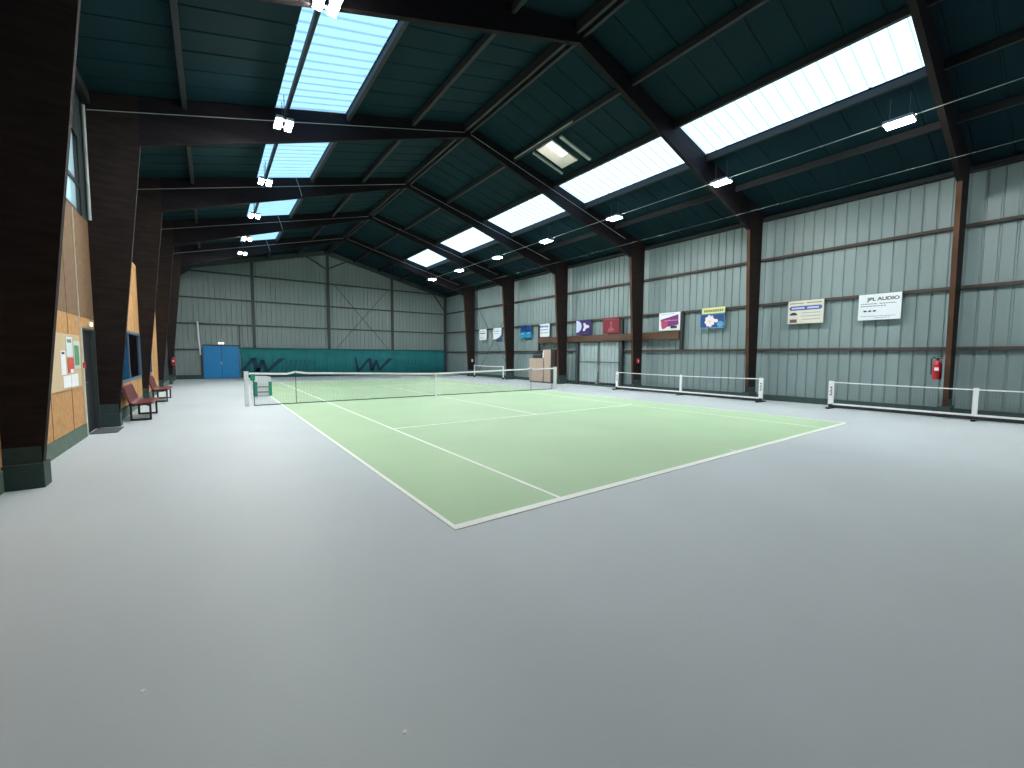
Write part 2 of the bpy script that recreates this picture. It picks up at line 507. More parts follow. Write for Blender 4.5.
# ------------------------------------------------------------------ timber portal frames
def portal(y, i):
    t = empty('portal_frame', (XM, y - .045, 0))
    th = .055
    for s in (-1, 1):
        xo = (XL - XM) if s < 0 else (XR - XM)
        X = lambda v: s * v
        def P(pts): return [(s * a, b) for a, b in pts]
        wall = abs(xo) if s < 0 else 9.62
        base_in, knee = (8.93, 8.34) if s < 0 else (9.06, 8.66)
        col = P([(wall, .30), (base_in, .30), (knee, 6.22), (knee, roofz(XM + knee) - .01), (wall, roofz(XM + wall) - .01)])
        MB().prism(col, 'y', -th, th).build('column', 'glulam', t)
        ra = P([(knee, 6.22), (0, 8.93), (0, 9.34), (knee, roofz(XM + knee) - .01)])
        MB().prism(ra, 'y', -th, th).build('rafter', 'glulamh', t)
        # inner laminations, coloured darker on left columns and rafters to offset the light
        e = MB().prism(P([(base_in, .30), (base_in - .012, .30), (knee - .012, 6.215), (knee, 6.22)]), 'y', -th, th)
        e.build('edge_lamination', 'lamina' if s > 0 else 'lamina_shade', t)
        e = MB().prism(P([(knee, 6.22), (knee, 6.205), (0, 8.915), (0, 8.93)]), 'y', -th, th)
        e.build('edge_lamination', 'lamina_shade', t)
        x0, x1 = sorted((s * (base_in - .03), s * wall))
        MB().box(x0, x1, -.11, .15, 0, .30).build('plinth', 'kerb', t, bevel=.008)
        x0, x1 = sorted((s * (base_in - .004), s * wall))
        MB().box(x0, x1, -th - .006, th + .006, .30, .50).build('shoe', 'kerb', t)
        if y > 5:
            # conduit clipped along the front face of the rafter
            z = lambda d: 9.06 - .258 * d
            a, b = 0.12, (9.15 if s < 0 else 8.2)
            if s < 0 and y > 12:
                MB().tube([(-4.4, -th - .012, 8.20), (-4.3, -th - .03, 7.9), (-4.22, -th - .012, 7.6)], .009, 6).build('drop_wire', 'pale', t)
            MB().tube([(s * a, -th - .010, z(a)), (s * b, -th - .010, z(b))], .009, 6).build('conduit', 'pale', t)
    return t
flab = ['dark timber portal frame over the camera end, right column beside the large fire extinguisher',
        'dark timber portal frame nearest on the left, its column beside the notice board',
        'timber portal frame whose left column stands between the dark door and first bench',
        'timber portal frame with its right column beside the beige lockers',
        'timber portal frame with its right column left of the beige lockers and cyan board',
        'farthest timber portal frame, a red extinguisher on its left column']
for i, y in enumerate(FR):
    tag(portal(y, i), flab[i], 'frame', 'timber portal frames')

# ------------------------------------------------------------------ roof hatch
h = empty('roof_hatch', (0, 0, 0))
zf = lambda x: roofz(x)
hx0, hx1 = XM + HX0, XM + HX1
c = MB()
up = .34; t_ = .03
def side(xa, xb, ya, yb):
    c.v += []
    i = len(c.v)
    for (x, y) in ((xa, ya), (xb, ya), (xb, yb), (xa, yb)):
        c.v.append((x, y, zf(x) - .04)); c.v.append((x, y, zf(x) + up))
    c.f.extend([(i, i + 2, i + 3, i + 1), (i + 2, i + 4, i + 5, i + 3), (i + 4, i + 6, i + 7, i + 5), (i + 6, i, i + 1, i + 7), (i, i + 6, i + 4, i + 2), (i + 1, i + 3, i + 5, i + 7)])
side(hx0 - t_, hx1 + t_, HY0 - t_, HY0); side(hx0 - t_, hx1 + t_, HY1, HY1 + t_)
side(hx0 - t_, hx0, HY0, HY1); side(hx1, hx1 + t_, HY0, HY1)
c.build('curb', 'offw', h)
p_ = MB(); p_.quad((hx0, HY0, zf(hx0) + up - .02), (hx1, HY0, zf(hx1) + up - .02), (hx1, HY1, zf(hx1) + up - .02), (hx0, HY1, zf(hx0) + up - .02))
p_.build('pane', 'hatchp', h)
xa, xb = XM + 2.2, XM + 3.6
for (ya, yb) in ((7.02, 7.14), (8.42, 8.5)):
    s_ = MB(); i = 0
    for x in (xa, xb):
        for y in (ya, yb):
            s_.v += [(x, y, zf(x) - .02), (x, y, zf(x) - .08)]
    s_.f += [(i, i + 2, i + 6, i + 4), (i + 1, i + 5, i + 7, i + 3), (i, i + 4, i + 5, i + 1), (i + 2, i + 3, i + 7, i + 6), (i, i + 1, i + 3, i + 2), (i + 4, i + 6, i + 7, i + 5)]
    s_.build('trimmer', 'pale', h)
tag(h, 'small open roof hatch with pale curb near the ridge', 'hatch')
tag(MB().tube([(XM + 1.8, 6.1, roofz(XM + 1.8) - .25), (XM + 1.8, 9.0, roofz(XM + 1.8) - .25)], .022, 8).build('opener_tube', 'pale'), 'thin pale tube along the purlin beside the roof hatch', 'tube')

# ------------------------------------------------------------------ hanging lamps
def lamp(z_top):
    t = empty('hanging_light')
    MB().box(-.18, -.04, -.26, .26, .03, .10).box(.04, .18, -.26, .26, .03, .10).box(-.04, .04, -.20, -.14, .05, .08).box(-.04, .04, .14, .20, .05, .08).build('housing', 'grey', t, bevel=.006)
    for s in (-1, 1):
        box('light_panel', 'lamp', t, s * .11 - .06, s * .11 + .06, -.24, .24, .015, .03)
    for y in (-.17, .17): MB().tube([(0, y, .10), (0, y, z_top)], .008, 6).build('suspension_rod', 'steeldk', t)
    return t
protoL = lamp(.62); protoR = None
LL = [3.78, 8.05, 12.1, 16.05, 20.05, 23.5]
RR = [-4.65, -.55, 3.52, 7.66, 11.72, 15.8, 20.05, 24.0]  # first one is an added, unseen lamp that brightens the near floor
LLAB = ['at the very top edge of the photo', 'second from the camera end in view', 'third in view', 'fourth in view', 'last but one before the back wall', 'farthest, nearest the back wall']
RLAB = ['added out of view behind the camera to brighten the near floor', 'biggest in view, above the extinguisher end', 'second in view, above the cream board', 'third in view, above the pink board', 'fourth in view, middle of the row', 'fifth in view', 'last but one before the back wall', 'farthest, nearest the back wall']
for i, y in enumerate(LL):
    o = protoL if i == 0 else copy_tree(protoL)
    o.location = (-.20 if i else -.14, y, 6.98)
    tag(o, 'twin panel lamp of the left row, ' + LLAB[i], 'lamp', 'lamps of the left row')
for i, y in enumerate(RR):
    o = copy_tree(protoL)
    o.location = (11.07, y, 6.92)
    tag(o, 'twin panel lamp of the right row, ' + RLAB[i], 'lamp', 'lamps of the right row')
tag(MB().tube([(11.14, y, 7.05) for y in (-2.6, 5, 12, 18, 25.2)], .010, 6).build('lamp_cable', 'pale'), 'straight pale cable rail running along the right row of lamps', 'cable')
# side conduit, upper left of the right slope
tag(MB().tube([(12.6, Y0 + .1, 6.35), (12.6, 24.8, 6.35)], .006, 6).build('power_cable', 'steeldk'), 'thin dark cable below the rafters near the right eaves', 'cable')

# ------------------------------------------------------------------ tennis net
def net_h(x):
    pts = [(-.84, 1.05), (.2, 1.02), (.46, 1.08), (.8, 1.03), (5.485, .914), (10.1, 1.03), (10.36, 1.08), (10.6, 1.02), (11.81, 1.05)]
    for a, b in zip(pts, pts[1:]):
        if a[0] <= x <= b[0]: return a[1] + (b[1] - a[1]) * (x - a[0]) / (b[0] - a[0])
    return 1.0
tn = empty('tennis_net', (0, 11.885, 0))
xa, xb = -.72, 11.69
cm = MB(); N = 276
def flat(mb, a, b, w):
    # a thin square cord between a and b in the plane y = const
    mb.tube([a, b], w, 4, close=False)
x = xa
while x <= xb + 1e-6:
    flat(cm, (x, 0, .04), (x, 0, net_h(x) - .05), .0017); x += .045
for k in range(22):
    t = (k + .5) / 22
    prevp = None
    for j in range(25):
        x = xa + (xb - xa) * j / 24
        p = (x, 0, .04 + (net_h(x) - .09) * t)
        if prevp: flat(cm, prevp, p, .0017)
        prevp = p
cm.build('net_mesh', 'cord', tn, fix=False)
bnd = MB()
xs = [-.84, .2, .46, .8, 2, 3.5, 5.485, 7.5, 9, 10.1, 10.36, 10.6, 11.81]
for a, b in zip(xs, xs[1:]):
    i = len(bnd.v)
    for x in (a, b):
        hh = net_h(x)
        for (dy, dz) in ((-.012, -.062), (.012, -.062), (.012, 0), (-.012, 0)): bnd.v.append((x, dy, hh + dz))
    bnd.f += [(i, i + 4, i + 5, i + 1), (i + 1, i + 5, i + 6, i + 2), (i + 2, i + 6, i + 7, i + 3), (i + 3, i + 7, i + 4, i)]
bnd.build('top_band', 'white', tn)
MB().box(xa, xb, -.008, .008, .0, .03).box(xa - .012, xa + .012, -.008, .008, 0, 1.0).box(xb - .012, xb + .012, -.008, .008, 0, 1.0).build('edge_tape', 'cord', tn)
MB().box(5.46, 5.51, -.016, .016, .01, .92).build('center_strap', 'white', tn)
for x in (.46, 10.36): MB().tube([(x, -.02, 0), (x, -.02, 1.05)], .009, 8).build('singles_stick', 'cord', tn)
for s, x in ((-1, -.914), (1, 11.884)):
    MB().box(x - .06, x + .06, -.06, .06, 0, 1.06).box(x - .068, x + .068, -.068, .068, 1.06, 1.085).build('net_post', 'white', tn, bevel=.01)
MB().box(-.80, -.68, -.05, .05, .80, 1.0).build('winch', 'green', tn, bevel=.01)
tag(tn, 'full size tennis net with white band across the green court', 'net')

# ------------------------------------------------------------------ portable nets along the right wall
def portnet(y0, y1, lab, mids, X=14.28, hgt=.86, small=False):
    t = empty('portable_net', (X, (y0 + y1) / 2, 0)); c = (y0 + y1) / 2
    a, b = y0 - c, y1 - c
    for y in (a, b):
        w = .07 if not small else .035
        ep = MB().box(-.03, .03, y - w, y + w, .12, hgt + .02).build('end_post', 'white', t, bevel=.006)
        if not small:
            g = MB()
            for k, hz in enumerate((.66, .60, .54, .48, .42)):
                g.box(-.034, -.030, y - .03, y + (.01 if k % 2 else .03), hz, hz + .035)
            g.build('marking', 'ink', ep)
        fw = .08 if small else .30
        MB().box(-fw, fw, y - .05, y + .05, .0, .05).box(-.05, .05, y - .05, y + .05, .05, .14).build('foot', 'black', t, bevel=.006)
    for y in mids:
        y -= c
        MB().box(-.025, .025, y - .05, y + .05, .12, hgt - .0).build('middle_post', 'white', t, bevel=.005)
        MB().box(-.25, .25, y - .04, y + .04, 0, .05).box(-.03, .03, y - .03, y + .03, .05, .12).build('foot', 'black', t, bevel=.005)
    seg = 12
    tp = MB().tube([(0, a + (b - a) * k / seg, hgt - .02 - .03 * math.sin(PI * k / seg)) for k in range(seg + 1)], .016 if not small else .03, 6)
    tp.build('top_cord', 'white', t)
    if not small:
        MB().box(-.03, .03, a, b, .12, .17).build('bottom_bar', 'white', t)
        MB().box(-.028, .028, a, b, .03, .12).build('shade_strip', 'black', t)  # black strip stands in for the shade under the bottom bar
    m_ = MB(); y = a
    lo = .17 if not small else .35
    while y < b:
        flat(m_, (0, y, lo), (0, y, hgt - .03), .0014); y += .06
    for k in range(1, 12):
        z = lo + (hgt - lo - .03) * k / 12
        flat(m_, (0, a, z), (0, b, z), .0014)
    m_.build('net_mesh', 'cordlt', t, fix=False)
    return tag(t, lab, 'net', 'low portable nets along the right wall')
portnet(-4.9, 1.36, 'low portable net along the wall, cut off by the right edge of the photo', (-1.74,))
portnet(3.46, 10.02, 'low portable net in front of the grey gate and the blue and pink signs', (6.62,))
portnet(19.9, 23.7, 'short low net far off, between the two farthest right columns', (), X=14.34, hgt=.90, small=True)

# ------------------------------------------------------------------ signs on the right wall
RS = (PI / 2, 0, -PI / 2)     # text facing -X
def sign(yr, w, m, lab, z0=2.82, hgt=.81, X=15.20):
    """yr = near (right-hand) edge; local frame: +x = towards -Y (reading direction), z up"""
    t = empty('sign_board', (X, yr + w / 2, z0), -PI / 2)
    MB().box(-w / 2, w / 2, 0, .02, 0, hgt).build('panel', m, t)
    tag(t, lab, 'sign', 'advertising boards on the right wall')
    return t
def bars(t, rows, m='inkg', name='small_print'):
    g = MB()
    for (x0, x1, z, hh) in rows:
        x = x0
        while x < x1:
            l = random.uniform(.03, .075); l = min(l, x1 - x)
            g.box(x, x + l, -.003, 0, z, z + hh); x += l + .014
    g.build(name, m, t)
def disc(mb, cx, cz, rx, rz, y=-.003, n=24, a0=0, a1=2 * PI):
    mb.prism([(cx + rx * math.cos(a0 + (a1 - a0) * k / n), cz + rz * math.sin(a0 + (a1 - a0) * k / n)) for k in range(n if a1 - a0 > 6.2 else n + 1)], 'y', y, 0)
M['sgw'] = mat('sign_white', (214, 226, 232), rough=.5, var=.02)
M['sgb'] = mat('sign_cream', (204, 206, 194), rough=.5, var=.02)
M['navy'] = mat('sign_navy', (18, 62, 116), rough=.5, var=.05)
M['yel'] = mat('sign_yellow', (206, 214, 150), rough=.5, var=.03)
M['olive'] = mat('sign_olive', (112, 116, 60), rough=.5, var=.05)
M['sky_b'] = mat('sign_sky', (84, 148, 196), rough=.5, var=.05)
M['pinkw'] = mat('sign_pinkwhite', (226, 214, 224), rough=.5, var=.06, scale=12)
M['purp'] = mat('sign_purple', (112, 44, 110), rough=.5, var=.1)
M['magen'] = mat('sign_magenta', (168, 62, 96), rough=.5, var=.15, scale=10)
M['pinkl'] = mat('sign_pink', (206, 130, 196), rough=.5, var=.1)
M['burg'] = mat('sign_burgundy', (112, 28, 42), rough=.5, var=.04)
M['burgl'] = mat('sign_rose', (160, 90, 98), rough=.5, var=.08)
M['dviolet'] = mat('sign_violet', (40, 38, 100), rough=.5, var=.05)
M['lilac'] = mat('sign_lilac', (198, 208, 236), rough=.5, var=.04)
M['cyan'] = mat('sign_cyan', (8, 136, 184), rough=.5, var=.08)
M['royal'] = mat('sign_royal', (64, 84, 156), rough=.5, var=.05)
# 1 JPL AUDIO
t = sign(.01, 1.03, 'sgw', 'white board lettered JPL AUDIO, nearest the fire extinguisher')
text('lettering', 'JPL AUDIO', .145, 'ink', t, (.085, -.001, .60), (PI / 2, 0, 0), width=.78)
bars(t, [(-.46, -.05, .49, .028), (0.0, .40, .49, .028), (-.46, .16, .42, .028), (-.45, .40, .11, .016), (-.1, .28, .06, .014)], 'inkg')
g = MB()
for k in range(3): disc(g, -.34 + k * .115, .28, .045, .026); g.box(-.38 + k * .115, -.30 + k * .115, -.003, 0, .262, .275)
g.build('emblem', 'ink', t)
# 2 cream
t = sign(1.98, 1.08, 'sgb', 'cream board with a long blue lozenge across its top')
bars(t, [(-.48, -.05, .70, .035), (.03, .48, .70, .035)], 'olive', 'heading')
g = MB(); r_ = .075
pts = [(.42 + r_ * math.cos(a), .545 + r_ * math.sin(a)) for a in [(-PI / 2 + PI * k / 10) for k in range(11)]] + [(-.42 + r_ * math.cos(a), .545 + r_ * math.sin(a)) for a in [(PI / 2 + PI * k / 10) for k in range(11)]]
g.prism(pts, 'y', -.003, 0); lz = g.build('lozenge', 'royal', t)
g = MB()
for (x0, x1) in ((-.42, -.05), (.06, .40)):
    x = x0
    while x < x1: g.box(x, x + .038, -.006, -.003, .515, .575); x += .05
g.build('lettering', 'lilac', lz)
bars(t, [(-.10, .46, .36, .022), (-.14, .46, .25, .022), (-.10, .46, .13, .022)], 'inkg')
g = MB(); disc(g, -.36, .30, .12, .10, a0=0, a1=PI); g.build('picture', 'ink', t)
MB().box(-.47, -.25, -.003, 0, .04, .16).build('picture', 'tand', t)
# 3 blue with yellow heading
t = sign(5.34, 1.06, 'navy', 'dark blue board with a yellow heading strip and white rosette')
MB().box(-.45, .53, -.008, 0, .61, .85).build('heading_strip', 'yel', t)
g = MB()
x = -.36
while x < .44: g.box(x, x + .055, -.012, -.008, .67, .77); x += .075
g.build('lettering', 'olive', t)
MB().box(-.53, -.50, -.004, 0, 0, .60).box(-.53, .53, -.004, 0, 0, .04).box(.50, .53, -.004, 0, 0, .60).box(-.53, .53, -.004, 0, .57, .60).build('border', 'sky_b', t)
g = MB()
pts = []
for k in range(40):
    a = 2 * PI * k / 40; rr = .205 + .022 * math.sin(a * 8)
    pts.append((-.10 + rr * math.cos(a), .30 + 1.15 * rr * math.sin(a)))
g.prism(pts, 'y', -.006, 0); disc(g, .16, .30, .09, .07, y=-.007); rz_ = g.build('rosette', 'pinkw', t)
g = MB(); disc(g, -.12, .28, .06, .06, y=-.012); g.build('rosette_centre', 'yel', rz_)
g = MB(); disc(g, .34, .16, .14, .12, y=-.003); g.build('patch', 'sky_b', t)
# 4 white with purple slanted banner
t = sign(7.32, 1.09, 'sgw', 'white board with a slanted purple and magenta banner')
g = MB(); g.prism([(-.46, .50), (.44, .70), (.46, .24), (-.10, .16), (-.42, .34)], 'y', -.003, 0); b_ = g.build('banner', 'purp', t)
g = MB(); g.prism([(-.42, .46), (-.08, .46), (-.08, .20), (-.20, .10), (-.34, .06), (-.42, .20)], 'y', -.006, 0); g.build('picture', 'magen', t)
text('lettering', '----', .2, 'pinkl', t, (.08, -.007, .40), (PI / 2, 0, 0), width=.66)
bars(t, [(-.18, .42, .44, .05)], 'pinkl', 'small_print')
bars(t, [(-.42, .25, .73, .02), (.08, .36, .24, .04)], 'inkg')
MB().box(.06, .38, -.005, 0, .08, .20).build('caption', 'ink', t)
# 5 burgundy
t = sign(10.73, 1.10, 'burg', 'plain burgundy board with a pale rose emblem')
g = MB()
g.prism([(-.20, .10), (.24, .12), (.18, .26), (.05, .30), (.04, .44), (.09, .52), (0, .66), (-.07, .52), (-.02, .44), (-.05, .30), (-.16, .22)], 'y', -.003, 0)
g.build('emblem', 'burgl', t)
bars(t, [(-.36, .36, .72, .02)], 'burgl')
# 6 violet
t = sign(12.70, 1.12, 'dviolet', 'violet board with a large white half disc on its left')
g = MB()
pts = [(-.56, .13), (-.56, .81)] + [(-.56 + .42 * math.cos(a), .47 + .34 * math.sin(a)) for a in [(PI / 2 - PI * k / 16) for k in range(17)]]
g.prism(pts, 'y', -.003, 0); g.build('half_disc', 'lilac', t)
g = MB(); g.prism([(-.06, .22), (.10, .20), (.20, .34), (.44, .38), (.42, .50), (.22, .54), (.10, .66), (-.02, .64), (.04, .44)], 'y', -.003, 0); g.build('emblem', 'pinkw', t)
text('lettering', '~ ~ ~ ~', .08, 'pinkl', t, (-.02, -.003, .03), (PI / 2, 0, 0), width=.8)
# 7 white/blue lettering
t = sign(16.15, 1.06, 'sgw', 'white board with blue heading above the beige lockers')
bars(t, [(-.46, .42, .58, .10)], 'royal', 'heading'); bars(t, [(-.34, .36, .40, .07)], 'sky_b'); bars(t, [(-.36, .36, .22, .05)], 'inkg')
# 8 cyan
t = sign(17.95, 1.15, 'cyan', 'cyan board whose upper half is navy')
MB().prism([(-.575, .40), (-.1, .42), (.05, .30), (.575, .36), (.575, .81), (-.575, .81)], 'y', -.003, 0).build('upper_field', 'navy', t)
bars(t, [(-.50, -.10, .66, .07), (.10, .40, .66, .07), (-.5, -.1, .46, .05), (.1, .5, .50, .04)], 'lilac', 'lettering')
bars(t, [(-.50, -.22, .24, .05), (.14, .42, .28, .05)], 'lilac', 'small_print')
# 9 white with blue corner
t = sign(21.40, 1.04, 'sgw', 'white board with a blue swoosh corner, far down the wall')
g = MB(); g.prism([(.52, 0), (.52, .34), (.34, .18), (.10, .08), (-.30, 0)], 'y', -.003, 0); g.build('swoosh', 'royal', t)
bars(t, [(-.4, .2, .55, .05), (-.4, .3, .40, .03)], 'sky_b')
# 10 white
t = sign(23.40, 1.0, 'sgw', 'white board with one dark line of print, farthest on the wall')
bars(t, [(-.38, .38, .46, .07)], 'ink', 'lettering'); bars(t, [(-.38, .1, .14, .05), (-.38, .3, .62, .03)], 'inkg')

# ------------------------------------------------------------------ gate in the right wall
g = empty('sliding_gate', (15.3, 12.15, 0))
for (a, b) in ((-1.45, -.02), (.02, 1.45)):
    m_ = MB(); sheet(m_, a + 12.15, b + 12.15, .05, 2.40, lambda u, v, d: (-.02 + d, u - 12.15, v), per=.24)
    lf = m_.build('gate_leaf', 'gate', g, fix=False)
    MB().box(-.05, .0, a, b, 1.28, 1.33).box(-.05, .0, a, a + .05, .04, 2.4).box(-.05, 0, b - .05, b, .04, 2.4).box(-.05, 0, a, b, .03, .08).box(-.05, 0, a, b, 2.36, 2.40).build('leaf_frame', 'gatefr', lf)
MB().box(-.08, -.04, -.02, .10, .75, 1.15).box(-.08, -.04, .05, .2, .1, .3).build('latch', 'grey', g)
for y in (-1.56, 1.56): MB().box(-.16, .04, y - .09, y + .09, 0, 2.41).build('gate_post', 'steeldk', g)
tag(g, 'grey ribbed double gate under the brown lintel beam', 'gate')
lb = MB()
for a, b in ((17.05, 7.3),): lb.box(15.08, XR - .13, b, a, 2.42, 2.76)
struct(lb.build('trim_9', 'lintel'))
struct(box('trim_9', 'purlin', None, 15.14, XR - .13, 7.16, 7.29, 1.95, 3.6))
struct(box('trim_9', 'purlin', None, 15.14, XR - .13, 17.06, 17.18, 1.95, 3.6))
struct(box('trim_9', 'purlin', None, 15.14, XR - .13, 10.48, 10.58, 2.41, 3.5))

# ------------------------------------------------------------------ fire extinguishers
def extinguisher(loc, lab, s=1.0, rz=0, grp=None):
    t = empty('fire_extinguisher', loc, rz); t.scale = (s, s, s)
    MB().lathe([(.0, 0), (.07, .0), (.085, .02), (.085, .36), (.07, .42), (.03, .46), (.03, .48)], (0, 0, 0), 20).build('cylinder', 'red', t, smooth=True)
    MB().lathe([(.0, .48), (.028, .48), (.03, .52), (.01, .54)], (0, 0, 0), 12).box(-.01, .09, -.012, .012, .52, .545).box(-.01, .11, -.012, .012, .565, .58).build('valve', 'black', t)
    MB().tube([(0, 0, .50), (-.07, -.03, .56), (-.11, -.03, .50), (-.105, -.02, .3), (-.10, -.02, .12)], .014, 8).build('hose', 'black', t)
    MB().prism([(-.04, .22), (.04, .22), (.04, .30), (-.04, .30)], 'y', -.089, -.080).build('sticker', 'white', t)
    return tag(t, lab, 'fire extinguisher', grp)
extinguisher((14.72, -.93, 1.03), 'large red fire extinguisher beside the nearest right timber column', 1.12, -PI / 2)
extinguisher((-3.38, 24.78, 1.0), 'dark red fire extinguisher on the farthest left timber column', .9, 0)
# wall bracket hook for each
for (x, y, lab) in ((14.66, 9.16, 'reddish box on the timber column right of the grey gate'), (14.78, 24.82, 'small pale box low on the farthest right timber column')):
    t = empty('call_box', (x, y, 1.30 if y < 20 else 1.12), PI / 2)
    far = y > 20
    MB().box(-.07, .0, -.06, .06, 0, .22).build('housing', 'offw' if far else 'red', t, bevel=.01)
    MB().box(-.075, -.07, -.035, .035, .06, .15).build('cover', 'pinkw', t)
    tag(t, lab, 'box')

# ------------------------------------------------------------------ lockers by the right wall
def locker(y0, y1, x0, x1, hgt, doors, lab):
    t = empty('storage_locker', ((x0 + x1) / 2, (y0 + y1) / 2, 0))
    cx, cy = (x0 + x1) / 2, (y0 + y1) / 2
    MB().box(x0 - cx + .02, x1 - cx, y0 - cy, y1 - cy, .06, hgt).box(x0 - cx + .05, x1 - cx - .03, y0 - cy + .03, y1 - cy - .03, 0, .06).build('body', 'tand', t, bevel=.005)
    w = (y1 - y0) / doors
    for k in range(doors):
        a = y0 - cy + k * w + .012; b = a + w - .024
        d = MB().box(x0 - cx, x0 - cx + .02, a, b, .09, hgt - .02).build('door', 'tan', t, bevel=.004)
        MB().box(x0 - cx - .02, x0 - cx, b - .07, b - .04, hgt * .5, hgt * .5 + .12).build('handle', 'grey', d)
    return tag(t, lab, 'locker', 'beige lockers by the right wall')
locker(15.62, 16.95, 14.28, 14.72, 1.50, 2, 'low beige two door locker with a black bag on top')
locker(14.96, 15.58, 14.28, 14.80, 2.00, 1, 'tall beige locker with dark side beside the timber column')
bag = empty('sports_bag', (14.48, 16.24, 1.50))
MB().lathe([(.0, 0)], (0, 0, 0), 8)
b_ = MB()
prof = [(-.17, .0), (-.19, .06), (-.17, .15), (-.10, .20), (.10, .20), (.17, .15), (.19, .06), (.17, .0)]
b_.prism(prof, 'y', -.42, .42); b_.build('bag_body', 'black', bag, bevel=.03)
MB().tube([(-.02, -.2, .20), (-.02, -.12, .27), (-.02, .12, .27), (-.02, .2, .20)], .012, 6).build('bag_handle', 'ink', bag)
tag(bag, 'black bag lying on the low beige locker', 'bag')
cn = MB().lathe([(0, 0), (.07, 0), (.075, .02), (.06, .36), (.03, .42), (.03, .46)], (14.40, 15.72, 1.50), 16).build('white_canister', 'white', smooth=True)
tag(cn, 'upright white canister on the low locker, against the tall one', 'canister')

# ------------------------------------------------------------------ back wall door, curtain
d = struct(empty('door_2', (-1.2, Y1 - .12, 0)), 'bright blue double door in the back wall')
for s in (-1, 1):
    a, b = (-.95, -.004) if s < 0 else (.004, .95)
    lf = MB().box(a, b, -.04, .02, .02, 2.13).build('door_leaf', 'blue', d, bevel=.004)
MB().box(-.02, .02, -.05, -.04, .02, 2.12).box(-.98, -.95, -.05, .02, 0, 2.14).box(.95, .98, -.05, .02, 0, 2.14).build('door_edge', 'blueb', d)
MB().box(-.99, .99, -.07, .02, 2.14, 2.22).build('door_lintel', 'steeldk', d)
MB().box(-.06, .03, -.07, -.05, .90, 1.14).tube([(0, -.06, 1.06), (0, -.10, 1.06), (-.13, -.10, 1.06)], .013, 8).build('door_handle', 'grey', d)
struct(box('trim_10', 'steeldk', None, -.20, -.12, Y1 - .13, Y1 - .004, 2.0, 3.52))
struct(box('trim_10', 'steeldk', None, -2.30, -2.22, Y1 - .13, Y1 - .004, 0, 1.86))
tag(MB().tube([(-2.40, Y1 - .15, 3.70), (-2.36, Y1 - .15, 2.6), (-2.31, Y1 - .15, 1.55)], .045, 10).build('downpipe', 'white'), 'white vertical pipe on the back wall left of the blue door', 'pipe')
em = empty('emergency_light', (-1.2, Y1 - .15, 2.24))
MB().box(-.16, .16, -.02, .05, 0, .05).build('lamp_base', 'white', em)
for s in (-1, 1): MB().lathe([(.0, 0), (.055, .0), (.065, .05), (.03, .09)], (s * .09, -.02, .05), 12).build('lamp_head', 'elamp', em)
tag(em, 'twin headed emergency light above the blue double door', 'lamp')
sw = tag(MB().box(-.10, -.02, Y1 - .17, Y1 - .13, 1.38, 1.52).build('wall_switch', 'white', bevel=.01), 'white switch box just right of the blue door', 'switch')

cu = empty('backdrop_curtain', (0, Y1 - .26, 0))
cv = MB(); xs0, xs1, nn = -.14, 15.0, 240
for k in range(nn + 1):
    x = xs0 + (xs1 - xs0) * k / nn
    y = .018 * math.sin(x * 9) + .012 * math.sin(x * 23 + 1)
    cv.v += [(x, y * .3, 2.04), (x, y, 1.2), (x, y * 1.2, .02)]
for k in range(nn):
    a = 3 * k
    cv.f += [(a, a + 3, a + 4, a + 1), (a + 1, a + 4, a + 5, a + 2)]
co = cv.build('curtain_cloth', 'curt', cu, smooth=True, fix=False)
sd = co.modifiers.new('solid', 'SOLIDIFY'); sd.thickness = .006
MB().box(xs0, xs1, -.02, .02, 1.96, 2.06).build('top_hem', 'curtd', cu)
def mark(x, first=0, name='emblem'):
    # big slanted brush mark : a check followed by a double zigzag
    pts = [(0.0, 1.42), (.20, .30), (1.10, 1.36), (1.28, .38), (1.62, 1.22), (1.84, .40), (2.80, 1.34)]
    ws = [.06, .13, .12, .17, .10, .12, .20]
    if first: pts, ws = [(.42, .50)] + pts[2:], ws[1:]
    st = MB()
    for i in range(len(pts) - 1):
        p, q = pts[i], pts[i + 1]
        st.prism([(x + p[0] - ws[i], p[1]), (x + p[0] + ws[i], p[1]), (x + q[0] + ws[i + 1], q[1]), (x + q[0] - ws[i + 1], q[1])], 'y', -.045, -.035)
    return st.build(name, 'logo', cu)
mark(-.50, 1); mark(7.33)
for (x0, n_) in ((2.5, 7), (10.7, 6)):
    f_ = MB()
    for k in range(n_): f_.box(x0 + k * .30, x0 + k * .30 + .15, -.042, -.034, .80, 1.25)
    f_.build('faint_lettering', 'logof', cu)
tag(cu, 'long teal backdrop curtain with dark brush marks along the back wall', 'curtain')

